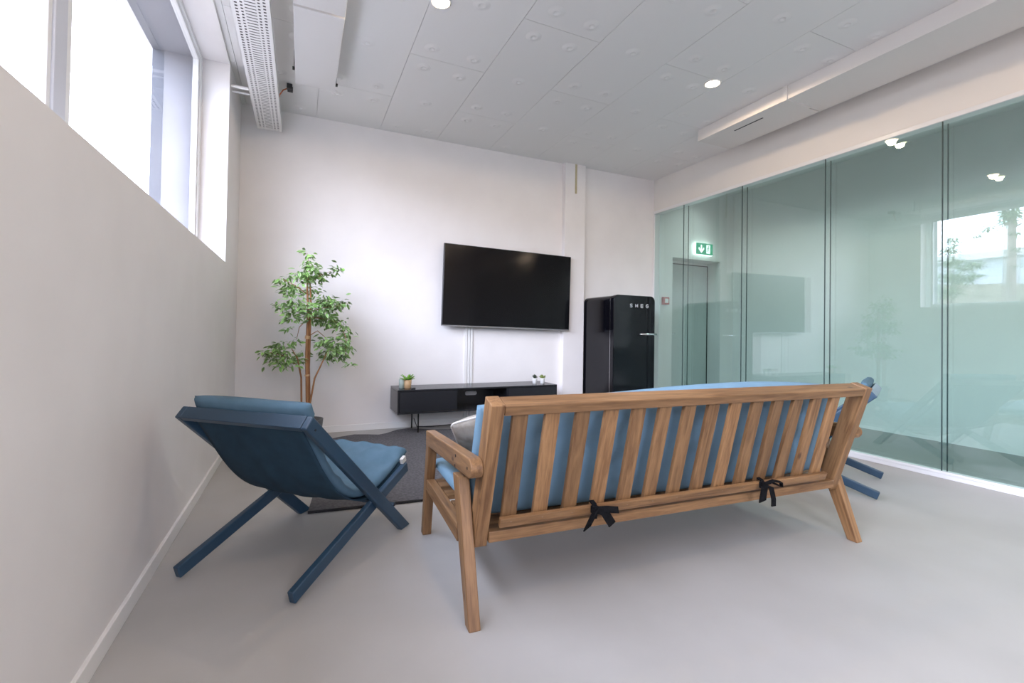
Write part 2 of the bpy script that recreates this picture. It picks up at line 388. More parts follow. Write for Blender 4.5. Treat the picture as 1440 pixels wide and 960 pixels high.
# ------------------------------------------------------------------ wooden sofa
sofa = empty('sofa', (.552, 1.546, 0), math.atan2(-.093, 2.096), 'long stained-wood sofa frame with slatted back turned to the viewer', 'sofa')
def timber(name, poly, u0, u1, axis, bev=.0035, **k): return prism(name, poly, u0, u1, PINE, sofa, 0, bev, axis=axis, **k)
TV_ = Vector((0, -.17, .54)).normalized()           # lean of the back
for s in (0, 1):
    u0, u1 = (0, .044) if s == 0 else (2.054, 2.098)
    timber('leg', [(0, 0), (.050, 0), (.258, .486), (.170, .492)], u0, u1, (0, .36, 1))
    timber('leg', [(.832, 0), (.878, 0), (.789, .482), (.728, .486)], u0, u1, (0, -.2, 1))
    arc = [(.045 + .042*math.cos(t), .560 + .036*math.sin(t)) for t in [math.pi/2 + i*math.pi/10 for i in range(11)]]
    timber('armrest', [(.792, .472)] + [(.792, .545)] + [(v_, z_) for v_, z_ in arc], u0-.001, u1+.002, (0, 1, -.06), .005)
    timber('side_rail', [(.185, .240), (.785, .248), (.785, .304), (.195, .304)], u0+.002, u1-.002, (0, 1, 0))
    p0, p1 = (.046, .096) if s == 0 else (2.002, 2.052)
    timber('back_post', [(.104, .243), (.178, .262), (.003, .821), (-.072, .797)], p0, p1, TV_)
timber('top_rail', [(-.070, .794), (.000, .818), (.012, .780), (-.058, .757)], .097, 2.001, (1, 0, 0))
timber('back_rail', [(.083, .262), (.150, .262), (.150, .303), (.083, .303)], .097, 2.001, (1, 0, 0))
timber('batten', [(.040, .330), (.058, .336), (.046, .372), (.028, .366)], .122, 1.872, (1, 0, 0), .003)
timber('front_rail', [(.735, .245), (.770, .245), (.770, .303), (.735, .303)], .046, 2.052, (1, 0, 0))
for k in range(14):
    u0 = .134 + .1274*k
    timber('back_slat', [(.061, .335), (.080, .341), (-.030, .773), (-.049, .768)], u0, u0+.060, TV_, .003)
for v0 in (.155, .245, .37, .51, .645):
    timber('seat_slat', [(v0, .284), (v0+.085, .284), (v0+.085, .302), (v0, .302)], .046, 2.052, (1, 0, 0), .003)
# screws in the arm and along the batten
for v_, z_ in ((.052, .558), (.215, .562), (.222, .522)):
    bm = bmesh.new(); add_tube(bm, [(-.0022, v_, z_), (.003, v_, z_)], .0055, 10); finish('screw', bm, BLKMET, sofa)
for k in range(14):
    u0 = .134+.1274*k+.03; bm = bmesh.new(); add_tube(bm, [(u0, .0335, .350), (u0, .036, .351)], .004, 8); finish('screw', bm, CHROME, sofa)

def puff(w_, h_, t_, nx, ny, tufts=(), pw=.42, wob=.0, seed=0, top=None):
    """a stuffed pad: x across, y along, z its thickness; returns a bmesh centred on its middle"""
    rnd = random.Random(seed); ph = [rnd.uniform(0, 6.28) for _ in range(6)]
    bm = bmesh.new(); lay = []
    for sgn in (1, -1):
        g_ = []
        for j in range(ny+1):
            row = []
            for i in range(nx+1):
                a = -1 + 2*i/nx; b = -1 + 2*j/ny
                # ease the grid towards the rim
                a = math.sin(a*math.pi/2)*.55 + a*.45; b = math.sin(b*math.pi/2)*.55 + b*.45
                e = max(0, 1-abs(a)**3.2)**pw * max(0, 1-abs(b)**2.6)**pw
                x = a*w_/2; y = b*h_/2
                zz = t_/2*e
                for tx, ty, dp in tufts:
                    q = math.hypot(x-tx, y-ty); zz -= dp*math.exp(-(q/.045)**2)*min(1, e*2)
                zz += wob*e*(math.sin(a*7+ph[0])*math.sin(b*5+ph[1]) + .6*math.sin(a*15+ph[2]+b*4))
                yy = y + (top(a) if top else 0)*max(0, b)
                row.append(bm.verts.new((x, yy, sgn*zz)))
            g_.append(row)
        lay.append(g_)
    for sgn, g_ in zip((1, -1), lay):
        for j in range(ny):
            for i in range(nx):
                q = (g_[j][i], g_[j][i+1], g_[j+1][i+1], g_[j+1][i]); bm.faces.new(q if sgn > 0 else q[::-1])
    bmesh.ops.remove_doubles(bm, verts=bm.verts, dist=1e-5)
    return bm
def place(bm, origin, X, Y):
    X = Vector(X).normalized(); Y = Vector(Y); Y = (Y - X*Y.dot(X)).normalized(); Z = X.cross(Y)
    Mx = Matrix((X, Y, Z)).transposed().to_4x4(); Mx.translation = origin; bm.transform(Mx); return bm
SR = sofa.matrix_basis
so_inv = Matrix.Translation((.552, 1.546, 0)) @ Matrix.Rotation(math.atan2(-.093, 2.096), 4, 'Z')
def sofa_bm(bm): bm.transform(so_inv); return bm
# seat pad
tf = [(-.75+.5*i, y, .022) for i in range(4) for y in (-.13, .13)]
bm = puff(2.00, .585, .106, 60, 26, tf, .30, .002, 3)
place(bm, (1.049, .6075, .3575), (1, 0, 0), (0, 1, .0)); sofa_bm(bm)
tag(finish('seat_cushion', bm, SKYB, smooth=True, centre=(1.6, 2.05, .35)), 'sky blue seat cushion lying on the wooden sofa between its arms', 'cushion')
# back pad: its crest sags on one half and stands higher on the other
def crest(a): return -.040 + .078*max(0, math.sin((a*.5+.5)*math.pi*.93))*(a*.5+.5)**.8
tf = [(-.72+.36*i, y, .03) for i in range(5) for y in (-.05, .1)] + [(-.54, .06, .03)]
bm = puff(2.006, .52, .145, 72, 26, tf, .30, .003, 5, crest)
bm_back = place(bm, (1.049, .160, .566), (1, 0, 0), (0, -.30, .95)); sofa_bm(bm_back)
bc = tag(finish('back_cushion', bm_back, SKYB, smooth=True, centre=(1.6, 1.62, .6)), 'long sky blue tufted cushion standing behind the sofa back slats', 'cushion')
bci = bc.matrix_basis.inverted()
def strip(bm, pts, side, w_, th=.0025):
    side = Vector(side).normalized(); P = [Vector(p) for p in pts]; rows = []
    for i, p in enumerate(P):
        d_ = (P[min(i+1, len(P)-1)]-P[max(i-1, 0)]).normalized(); n_ = d_.cross(side).normalized()
        rows.append([bm.verts.new(p+side*w_/2+n_*th), bm.verts.new(p-side*w_/2+n_*th), bm.verts.new(p-side*w_/2-n_*th), bm.verts.new(p+side*w_/2-n_*th)])
    for a, b in zip(rows, rows[1:]):
        for k in range(4): bm.faces.new((a[k], a[(k+1) % 4], b[(k+1) % 4], b[k]))
    bm.faces.new(rows[0][::-1]); bm.faces.new(rows[-1])
def bow(ux, shape):
    bm = bmesh.new()
    y0 = .015
    add_box(bm, (ux-.013, y0-.004, .345), (ux+.013, y0+.014, .372))
    # loop around the batten
    strip(bm, [(ux, .020, .322), (ux, y0, .350), (ux, .024, .378), (ux, .046, .384)], (1, 0, 0), .02)
    if shape == 0:
        strip(bm, [(ux, y0-.004, .36), (ux-.022, y0-.022, .350), (ux-.048, y0-.026, .312), (ux-.044, y0-.012, .296), (ux-.024, y0-.006, .318), (ux, y0-.004, .352)], (.35, -.6, .7), .042)
        strip(bm, [(ux, y0-.004, .36), (ux+.03, y0-.02, .352), (ux+.062, y0-.020, .306), (ux+.066, y0-.018, .300)], (.8, 0, .5), .034)
        strip(bm, [(ux, y0-.006, .36), (ux+.04, y0-.018, .362), (ux+.098, y0-.012, .350)], (0, .3, 1), .026)
    else:
        strip(bm, [(ux, y0-.004, .36), (ux-.018, y0-.02, .352), (ux-.030, y0-.022, .310), (ux-.030, y0-.02, .294)], (1, 0, .2), .042)
        strip(bm, [(ux, y0-.004, .36), (ux+.02, y0-.024, .352), (ux+.028, y0-.030, .30), (ux+.030, y0-.028, .268)], (1, 0, 0), .026)
        strip(bm, [(ux, y0-.004, .364), (ux+.05, y0-.012, .378), (ux+.098, y0-.012, .366), (ux+.108, y0-.006, .344), (ux+.092, y0-.004, .350), (ux+.05, y0-.004, .366)], (0, 1, .3), .018)
    bm.transform(so_inv); bm.transform(bci)
    finish('tie_ribbon', bm, RIBBON, bc, label='black cloth tie knotted in a bow')
bow(.512, 0); bow(1.415, 1)
# throw pillow
bm = puff(.40, .33, .12, 24, 24, (), .45, .004, 9)
X_ = Vector((.365, -.12, .106)).normalized(); Y_ = Vector((-.12, -.17, .214)); Y_ = (Y_-X_*Y_.dot(X_)).normalized()
pc = Vector((.036, .445, .638)) + X_*.20 - Y_*.165
place(bm, pc, X_, Y_); sofa_bm(bm)
pil = finish('throw_pillow', bm, PILL, smooth=True, centre=so_inv @ pc)
tag(pil, 'grey plush throw pillow with pale piping leaning on the sofa cushion', 'pillow')
Xn = X_.normalized(); Yn = (Y_-Xn*Y_.dot(Xn)).normalized()
loop = []
for k in range(81):
    t = 2*math.pi*k/80; c_, s_ = math.cos(t), math.sin(t)
    loop.append(pc + Xn*.20*math.copysign(abs(c_)**.10, c_) + Yn*.165*math.copysign(abs(s_)**.10, s_))
bm = bmesh.new(); add_tube(bm, loop, .0048, 8, False); bm.transform(so_inv); bm.transform(pil.matrix_basis.inverted())
finish('piping', bm, PIPE, pil, True)

# ------------------------------------------------------------------ folding sling chairs
def make_chair():
    ch = empty('sling_chair', (.001, 1.954, 0), math.atan2(.751, .66))
    def bar(name, c0, c1, hw, l0, l1, flat0=False, bev=.006):
        c0 = Vector((c0[0], c0[1])); c1 = Vector((c1[0], c1[1])); d_ = (c1-c0).normalized(); n_ = Vector((-d_.y, d_.x))
        poly = [c0-n_*hw, c1-n_*hw, c1+n_*hw, c0+n_*hw]
        return poly, d_
    def member(name, poly, l0, l1, d_, bev=.006, mat=NAVY):
        return prism(name, [tuple(p) for p in poly], l0, l1, mat, ch, 1, bev, axis=None, seg=3)
    # long bars: from the top of the back down to the front feet
    a0, a1 = Vector((.020, .690)), Vector((.770, 0)); d_ = (a1-a0).normalized(); n_ = Vector((-d_.y, d_.x)); hw = .029
    k = hw/abs(d_.y)
    pa = [a0+n_*hw, a0-n_*hw, Vector((a1.x-k, 0)), Vector((a1.x+k, 0))]
    for l0, l1 in ((-.031, -.001), (.611, .641)):
        member('frame_bar', pa, l0, l1, d_)
    b0, b1 = Vector((-.006, .030)), Vector((.832, .302)); e_ = (b1-b0).normalized(); m_ = Vector((-e_.y, e_.x)); hb = .0265
    pb = [b0-m_*hb, b1-m_*hb, b1+m_*hb, b0+m_*hb]
    pb = [Vector((p.x, max(p.y, 0.0))) for p in pb]
    for l0, l1 in ((0, .030), (.580, .610)):
        member('leg_bar', pb, l0, l1, e_)
    tr = [a0+n_*(hw-.001), a0-n_*(hw-.001), a0-n_*(hw-.001)+d_*.026, a0+n_*(hw-.001)+d_*.026]
    member('top_crossbar', tr, -.001, .611, d_, .003)
    fc = b1 - e_*.030
    fr_ = [fc-m_*.020-e_*.012, fc-m_*.020+e_*.012, fc+m_*.020+e_*.012, fc+m_*.020-e_*.012]
    member('front_crossbar', fr_, .030, .580, e_, .003)
    # pivot rod at the crossing and its bolts
    cx, cz = .545, .207
    tube('pivot_rod', [(.640, -.034, .165), (.640, .644, .165)], .010, NAVY, ch, 10)
    # sling: profile of the hanging cloth
    prof = [(.030, .700), (.050, .655), (.085, .598), (.130, .528), (.185, .446), (.245, .372), (.315, .308), (.400, .258), (.500, .230), (.600, .236), (.700, .266), (.775, .298), (.815, .322)]
    def smoothp(P, n=4):
        o_ = []
        for i in range(len(P)-1):
            p0 = P[max(i-1, 0)]; p1 = P[i]; p2 = P[i+1]; p3 = P[min(i+2, len(P)-1)]
            for s_ in range(n):
                t = s_/n
                o_.append(tuple(.5*((2*p1[q]) + (-p0[q]+p2[q])*t + (2*p0[q]-5*p1[q]+4*p2[q]-p3[q])*t*t + (-p0[q]+3*p1[q]-3*p2[q]+p3[q])*t**3) for q in (0, 1)))
        o_.append(P[-1]); return o_
    sp = smoothp(prof)
    rnd = random.Random(11)
    def normal(P, i):
        a = Vector(P[max(i-1, 0)]); b = Vector(P[min(i+1, len(P)-1)]); t_ = (b-a).normalized(); return Vector((-t_.y, t_.x))
    # cloth
    bm = bmesh.new(); NL = 24; rows = []
    L0, L1 = .032, .578
    for sgn in (0, 1):
        rr = []
        for i, p in enumerate(sp):
            n2 = normal(sp, i); row = []
            for j in range(NL+1):
                s_ = j/NL; l = L0 + (L1-L0)*s_
                sag = .012*math.sin(math.pi*s_)*math.sin(math.pi*i/(len(sp)-1))
                fold = .0035*math.sin(s_*23+i*.10)*math.sin(math.pi*s_)*math.sin(math.pi*i/(len(sp)-1))
                q = Vector(p) - n2*(sag+fold - .004*sgn)
                row.append(bm.verts.new((q.x, l, q.y)))
            rr.append(row)
        rows.append(rr)
    for i in range(len(sp)-1):
        for j in range(NL):
            bm.faces.new((rows[0][i][j], rows[0][i][j+1], rows[0][i+1][j+1], rows[0][i+1][j]))
            bm.faces.new((rows[1][i][j], rows[1][i+1][j], rows[1][i+1][j+1], rows[1][i][j+1]))
        for j in (0, NL):
            bm.faces.new((rows[0][i][j], rows[0][i+1][j], rows[1][i+1][j], rows[1][i][j]))
    for i in (0, len(sp)-1):
        for j in range(NL): bm.faces.new((rows[0][i][j], rows[0][i][j+1], rows[1][i][j+1], rows[1][i][j]))
    finish('sling_seat', bm, SLING, ch, True, label='blue canvas sling with shade put into its colour')
    # pad lying in the sling, rising over the top bar and the front bar
    pp = [(.064, .752), (.076, .722), (.088, .694), (.098, .668), (.116, .632), (.155, .566), (.205, .480), (.265, .405), (.335, .338), (.415, .290), (.505, .266), (.600, .270), (.700, .298), (.790, .335), (.872, .365), (.885, .368)]
    pp = smoothp(pp, 4)
    bm = bmesh.new(); nA = len(pp); NJ = 28; lay = []
    for sgn in (1, -1):
        rr = []
        for i, p in enumerate(pp):
            s_ = i/(nA-1); n2 = normal(pp, i); row = []
            endf = max(0, 1-abs(2*s_-1)**22)**.36
            for j in range(NJ+1):
                q_ = -1+2*j/NJ; q_ = .5*math.sin(q_*math.pi/2)+.5*q_
                wdt = .266 + .036*max(0, min(1, (.22-s_)/.10))
                l = .305 + q_*wdt
                e = max(0, 1-abs(q_)**9)**.4*endf
                th = .030*e*sgn
                wr = (.006*math.sin(s_*46+q_*3.2) + .004*math.sin(s_*90-q_*6+1) + .004*math.sin(q_*14+s_*20))*e if s_ > .35 else .003*math.sin(s_*30+q_*4)*e
                v_ = Vector(p) + n2*(th + (wr if sgn > 0 else 0) - .008*(1-q_*q_)*math.sin(math.pi*s_))
                row.append(bm.verts.new((v_.x, l, v_.y)))
            rr.append(row)
        lay.append(rr)
    for sgn, g_ in zip((1, -1), lay):
        for i in range(nA-1):
            for j in range(NJ):
                q = (g_[i][j], g_[i][j+1], g_[i+1][j+1], g_[i+1][j]); bm.faces.new(q if sgn < 0 else q[::-1])
    bmesh.ops.remove_doubles(bm, verts=bm.verts, dist=1e-5)
    pad = finish('padded_cushion', bm, DENIM, ch, True)
    bm = bmesh.new(); add_box(bm, (.795, .012, .326), (.832, .030, .356), Matrix.Rotation(-.35, 3, 'Y')); bevel(bm, .002)
    finish('care_tag', bm, PIPE, pad, label='white cloth label')
    bm = bmesh.new()
    add_tube(bm, [(.052, -.0325, .655), (.052, -.029, .655)], .005, 10); finish('bolt', bm, BLKMET, ch)
    bm = bmesh.new(); add_tube(bm, [(.640, -.037, .165), (.640, -.030, .165)], .008, 10); finish('bolt', bm, BLKMET, ch)
    return ch
chair = make_chair()
tag(chair, 'blue canvas sling lounge chair seen from behind near the white left wall', 'lounge chair', 'folding sling chairs')
ch2 = copy_tree(chair); ch2.location = (3.951, 2.042, 0); ch2.rotation_euler = (0, 0, math.radians(115.4))
tag(ch2, 'blue sling lounge chair mostly hidden behind the wooden sofa, beside the glass', 'lounge chair', 'folding sling chairs')

# ------------------------------------------------------------------ rug
bm = bmesh.new()
def rug_edge():
    P = []
    n = 40
    for i in range(n): t = i/n; P.append((.055+2.60*t, 2.895-.19*t))
    for i in range(24): t = i/24; P.append((2.655+.10*t, 2.696+2.02*t))
    far = [(2.755, 4.72), (2.3, 4.70), (1.8, 4.74), (1.3, 4.80), (1.05, 4.965), (.93, 4.93), (.80, 4.80), (.72, 4.76), (.62, 4.81), (.50, 4.85), (.36, 4.79), (.285, 4.74)]
    for a, b in zip(far, far[1:]):
        for s_ in range(5): P.append((a[0]+(b[0]-a[0])*s_/5, a[1]+(b[1]-a[1])*s_/5))
    for i in range(24): t = i/24; P.append((.285-.23*t, 4.74-1.845*t))
    return P
RE = rug_edge()
lo = [bm.verts.new((x, y, .001)) for x, y in RE]; hi = [bm.verts.new((x, y, .013)) for x, y in RE]
bm.faces.new(lo); bm.faces.new(hi[::-1])
for i in range(len(RE)): bm.faces.new((lo[i], hi[i], hi[(i+1) % len(RE)], lo[(i+1) % len(RE)]))
rug = tag(finish('rug', bm, RUGM, centre=(1.35, 3.8, 0)), 'dark grey felt rug lying on the floor before the black console', 'rug')
bm = bmesh.new()
add_tube(bm, [(x-1.35, y-3.8, .008) for x, y in RE[:41]], .0085, 6)  # dark tube draws the shadow gap along the near edge
finish('rug_edge_shadow', bm, RUGEDGE, rug, label='dark shadow line along the near edge')

# ------------------------------------------------------------------ media console
con = empty('media_console', (.878, 4.65, 0), 0, 'long low black media console standing under the television', 'console')
CW, CD, CZ0, CZ1 = 1.795, .405, .215, .457
bm = bmesh.new()
def put(bm, lo, hi, bv=.003):
    b2 = bmesh.new(); add_box(b2, lo, hi); bevel(b2, bv)
    me = bpy.data.meshes.new('t'); b2.to_mesh(me); b2.free(); bm.from_mesh(me); bpy.data.meshes.remove(me)
put(bm, (0, 0, CZ1-.018), (CW, CD, CZ1)); put(bm, (0, 0, CZ0), (CW, CD, CZ0+.018)); put(bm, (0, 0, CZ0+.018), (.018, CD, CZ1-.018)); put(bm, (CW-.018, 0, CZ0+.018), (CW, CD, CZ1-.018))
put(bm, (.600, .01, CZ0+.018), (.616, CD-.01, CZ1-.018)); put(bm, (1.176, .01, CZ0+.018), (1.192, CD-.01, CZ1-.018))
finish('carcass', bm, BLACKM, con)
# rear panel of the open niche with its rounded cable hole
hx0, hx1, hz0, hz1 = .828, .968, .322, .368
bm = bmesh.new()
put(bm, (.018, CD-.012, CZ0+.018), (hx0, CD-.004, CZ1-.018), 0); put(bm, (hx1, CD-.012, CZ0+.018), (CW-.018, CD-.004, CZ1-.018), 0)
put(bm, (hx0, CD-.012, CZ0+.018), (hx1, CD-.004, hz0), 0); put(bm, (hx0, CD-.012, hz1), (hx1, CD-.004, CZ1-.018), 0)
for cx_, sx in ((hx0, 1), (hx1, -1)):
    for cz_, sz in ((hz0, 1), (hz1, -1)):
        rr = .02; cc = (cx_+sx*rr, cz_+sz*rr)
        arc = [(cc[0]-sx*rr*math.cos(t), cc[1]-sz*rr*math.sin(t)) for t in [math.pi/2*i/6 for i in range(7)]]
        vs = [bm.verts.new((cx_, CD-.008, cz_))] + [bm.verts.new((a, CD-.008, b)) for a, b in arc]
        bm.faces.new(vs)
finish('rear_panel', bm, BLACKM, con)
box('door', (.020, -.004, CZ0+.020), (.602, .014, CZ1-.020), BLACKM, con, .002)
box('door', (1.188, -.004, CZ0+.020), (CW-.020, .014, CZ1-.020), BLACKM, con, .002)
for x in (.225, CW-.225):
    for y in (.075, CD-.03):
        tube('leg', [(x, y, .013 if y < .2 else 0), (x, y, CZ0+.004)], .0075, BLKMET, con, 10)
    box('leg_brace', (x-.007, .075, CZ0-.012), (x+.007, CD-.03, CZ0+.001), BLKMET, con, .001)

bm = bmesh.new()  # pale plate stands in for the lit wall seen through the cable hole
pl_ = [(.898+sx*.048 + .022*math.cos(t), .345+.022*math.sin(t)) for sx, t in [(1, -math.pi/2+i*math.pi/8) for i in range(9)] + [(-1, math.pi/2+i*math.pi/8) for i in range(9)]]
a = [bm.verts.new((x, CD-.013, z)) for x, z in pl_]; b = [bm.verts.new((x, CD-.011, z)) for x, z in pl_]
bm.faces.new(a); bm.faces.new(b[::-1])
for i in range(len(a)): bm.faces.new((a[i], b[i], b[(i+1) % len(a)], a[(i+1) % len(a)]))
finish('lit_hole_plate', bm, WTRIM, con, label='light grey oval standing in for lit wall behind the hole')
# things on the console
def rosette(name, loc, n, ln, w_, mat, parent, up=.7, seed=1, rows=3):
    rnd = random.Random(seed); bm = bmesh.new()
    for k in range(n):
        az = 2*math.pi*k/n*2.4 + rnd.uniform(-.3, .3); el = up*rnd.uniform(.5, 1.4); L = ln*rnd.uniform(.7, 1.15)
        d_ = Vector((math.cos(az)*math.cos(el), math.sin(az)*math.cos(el), math.sin(el))); sd = d_.cross(Vector((0, 0, 1))).normalized(); up_ = sd.cross(d_)
        P = []
        for s_, ww in ((0, .25), (.3, .9), (.6, 1), (.85, .6), (1, .05)):
            c = Vector(loc) + d_*L*s_ + up_*(-.18*L*s_*s_) 
            P.append([bm.verts.new(c-sd*w_/2*ww+up_*.0025), bm.verts.new(c-up_*.003), bm.verts.new(c+sd*w_/2*ww+up_*.0025), bm.verts.new(c+up_*.004)])
        for a, b in zip(P, P[1:]):
            for q in range(4): bm.faces.new((a[q], a[(q+1) % 4], b[(q+1) % 4], b[q]))
        bm.faces.new(P[0][::-1]); bm.faces.new(P[-1])
    return finish(name, bm, mat, parent, True)
ct = CZ1
t = empty('potted_plant', (1.003, 4.795, ct), 0, 'bright green leafy plant in a round wooden pot on the console', 'plant')
lathe('pot', [(.030, 0), (.034, .003), (.037, .04), (.040, .085), (.037, .086), (.035, .072)], WOODP, t, cap=False)
lathe('soil', [(.001, .070), (.036, .070), (.034, .076), (.001, .078)], SOIL, t, seg=16)
rosette('foliage', (0, 0, .075), 34, .085, .026, GREENL, t, .75, 4)
t = tag(lathe('ceramic_cup', [(.024, 0), (.027, .002), (.028, .045), (.028, .088), (.0255, .0895), (.0245, .084), (.024, .02), (.001, .018)], SAGE, None, (.943, 4.80, ct)), 'sage green ceramic cup beside the wooden pot on the console', 'cup')
bm = bmesh.new(); put(bm, (1.022, 4.688, ct), (1.064, 4.722, ct+.014), .006)
tag(finish('streaming_box', bm, BLKPL, centre=(1.043, 4.705, ct)), 'small black box lying in front of the wooden pot', 'box')
def small_pot(x, y, mat, n, ln, w_, up, lab, seed, body=None):
    t = empty('succulent_pot', (x, y, ct), 0, lab, 'plant', 'little white pots on the console')
    lathe('pot', [(.021, 0), (.024, .002), (.028, .055), (.029, .062), (.027, .063), (.026, .056)], WPOT, t)
    lathe('soil', [(.001, .05), (.0255, .05), (.0255, .055), (.001, .057)], SOIL, t, seg=16)
    rosette('succulent', (0, 0, .058), n, ln, w_, mat, t, up, seed)
small_pot(2.462, 4.80, DARKL, 26, .045, .016, 1.1, 'white pot with a dark spiky succulent, on the console end', 2)
small_pot(2.556, 4.79, OLIVE, 34, .044, .018, 1.05, 'white pot with an olive green succulent, on the console end', 3)

tag(tube('power_cable', [(1.13, 5.045, .10), (1.16, 5.035, .012), (1.30, 5.0, .0055), (1.45, 5.02, .0055), (1.60, 5.055, .0055), (1.74, 5.062, .012), (1.76, 5.064, .07)], .0045, BLKPL), 'thin black cable lying on the floor under the console', 'cable')

# ------------------------------------------------------------------ television
tv = empty('television', (2.213, YB, 1.545), 0, 'large black flat television hanging on the white back wall', 'television')
rt = Matrix.Rotation(math.radians(1.0), 4, 'Y')
bm = bmesh.new(); put(bm, (-.808, -.118, -.455), (.808, -.085, .455), .004); bm.transform(rt); finish('cabinet', bm, BEZEL, tv)
bm = bmesh.new(); put(bm, (-.801, -.1205, -.440), (.801, -.116, .449), .001); bm.transform(rt); finish('screen', bm, SCREEN, tv)
bm = bmesh.new(); put(bm, (-.808, -.1215, -.455), (.808, -.117, -.446), .001); bm.transform(rt); finish('bottom_trim', bm, CHROME2, tv)
bm = bmesh.new(); put(bm, (-.55, -.086, -.30), (.55, -.05, .22), .012); put(bm, (-.3, -.052, -.2), (.3, -.001, .2), .002); bm.transform(rt); finish('wall_bracket', bm, BLKMET, tv)
cd = empty('cable_conduit', (1.745, YB, .0), 0, 'white cable trunking running down the wall from television to console', 'conduit')
for x0, x1 in ((-.048, -.012), (-.006, .020), (.026, .052)):
    box('channel', (x0, -.016, .07), (x1, .0, 1.25), WTRIM, cd, .003)

# ------------------------------------------------------------------ fridge
fr = empty('refrigerator', (3.583, 4.43, 0), 0, 'glossy black retro refrigerator with rounded top in the back corner', 'refrigerator')
def round_front(w_, z0, z1, rr, n=10):
    P = [(-w_/2, z0), (w_/2, z0)]
    P += [(w_/2-rr+rr*math.cos(t), z1-rr+rr*math.sin(t)) for t in [math.pi/2*i/n for i in range(n+1)]]
    P += [(-w_/2+rr-rr*math.sin(t), z1-rr+rr*math.cos(t)) for t in [math.pi/2*i/n for i in range(n+1)]]
    return P
prism('body', round_front(.602, .05, 1.495, .062), .075, .625, GLOSSB, fr, 1, .006, seg=2)
prism('door', round_front(.606, .065, 1.500, .066), 0, .066, GLOSSB, fr, 1, .024, seg=5)
prism('door_gasket', round_front(.596, .07, 1.492, .060), .060, .080, CHROME, fr, 1, .0, label='bright seam between door and body')
boxes('plinth', [((-.285, .05, 0), (.285, .60, .055))], BLKMET, fr, .003)
# letters on the door, built as chrome strokes
LET = {'S': [(1, .85), (.75, 1), (.25, 1), (0, .8), (.15, .58), (.85, .42), (1, .2), (.75, 0), (.25, 0), (0, .15)],
       'M': [(0, 0), (0, 1), (.5, .3), (1, 1), (1, 0)], 'E': None, 'G': [(1, .85), (.7, 1), (.3, 1), (0, .7), (0, .3), (.3, 0), (.7, 0), (1, .2), (1, .5), (.55, .5)]}
def stroke(bm, pts, rad=.0036):
    add_tube(bm, pts, rad, 6)
for i, chx in enumerate('SMEG'):
    bm = bmesh.new()
    x0 = -.070 + .079*i; hw_, hh = .031, .036; z0 = 1.362
    if chx == 'E':
        for zz in (0, .5, 1): stroke(bm, [(x0, -.003, z0+zz*hh), (x0+hw_, -.003, z0+zz*hh)])
        stroke(bm, [(x0, -.003, z0), (x0, -.003, z0+hh)])
    else:
        stroke(bm, [(x0+a*hw_, -.003, z0+b*hh) for a, b in LET[chx]])
    finish('letter', bm, LETTER, fr)
bm = bmesh.new()
for x in (.105, .275): add_tube(bm, [(x, .004, 1.045), (x, -.034, 1.045)], .009, 10)
add_tube(bm, [(.060, -.020, 1.045), (.085, -.034, 1.045), (.19, -.040, 1.045), (.300, -.036, 1.045)], [.004, .010, .013, .012], 10)
finish('handle', bm, CHROME, fr, True)

# ------------------------------------------------------------------ tree in the corner
tree = empty('ficus_tree', (.065, 4.60, 0), 0, 'tall artificial ficus tree with variegated leaves in the back corner', 'plant')
lathe('pot', [(.10, 0), (.112, .004), (.125, .12), (.135, .22), (.137, .235), (.125, .236), (.122, .20)], POTM, tree)
lathe('soil', [(.001, .195), (.123, .195), (.122, .207), (.001, .212)], SOIL, tree, seg=24)
def rel(p): return (p[0]-.065, p[1], p[2])
bm = bmesh.new()
add_tube(bm, [(.012, 0, .20), (.000, -.006, .40), (-.008, 0, .62), (-.016, .0, .82), (-.012, .004, 1.02), (-.010, 0, 1.22), (-.022, 0, 1.40), (-.015, 0, 1.55)], [.016, .0155, .014, .013, .012, .010, .008, .004], 10)
add_tube(bm, [(.0, .02, .20), (.014, .012, .42), (.004, .012, .70), (.006, .010, .98), (.012, .01, 1.25), (.0, .01, 1.47)], [.013, .012, .011, .011, .009, .006], 8)
finish('trunk', bm, TRUNK, tree, True)
bm = bmesh.new()
add_tube(bm, [(-.05, .01, .20), (-.048, .01, .35), (-.056, .01, .61), (-.09, .005, .78), (-.14, 0, .87)], [.009, .0085, .008, .006, .003], 7)
add_tube(bm, [(.03, -.01, .20), (.022, -.01, .38), (.055, -.01, .60), (.145, -.01, .81), (.20, 0, .90)], [.009, .0085, .008, .005, .003], 7)
add_tube(bm, [(-.005, 0, .98), (.07, -.02, 1.03), (.15, -.02, .96)], [.005, .004, .002], 6)
add_tube(bm, [(-.01, 0, 1.14), (-.08, 0, 1.06), (-.10, 0, .95)], [.005, .004, .002], 6)
add_tube(bm, [(.0, 0, 1.20), (.12, -.02, 1.24), (.24, 0, 1.26), (.33, 0, 1.29)], [.005, .004, .003, .0015], 6)
add_tube(bm, [(.0, 0, 1.15), (.15, .02, 1.14), (.27, .02, 1.10), (.32, 0, .95), (.31, 0, .80)], [.005, .004, .003, .003, .0015], 6)
add_tube(bm, [(-.01, 0, 1.35), (-.12, -.01, 1.43), (-.22, 0, 1.48)], [.005, .004, .0015], 6)
add_tube(bm, [(-.01, 0, 1.45), (.09, 0, 1.54), (.22, 0, 1.60)], [.004, .003, .0015], 6)
add_tube(bm, [(-.015, 0, 1.5), (-.01, 0, 1.62), (-.03, 0, 1.73)], [.004, .003, .0015], 6)
add_tube(bm, [(-.07, 0, .70), (-.18, 0, .80), (-.33, 0, .84)], [.004, .003, .0015], 6)
finish('branch', bm, TRUNK, tree, True)
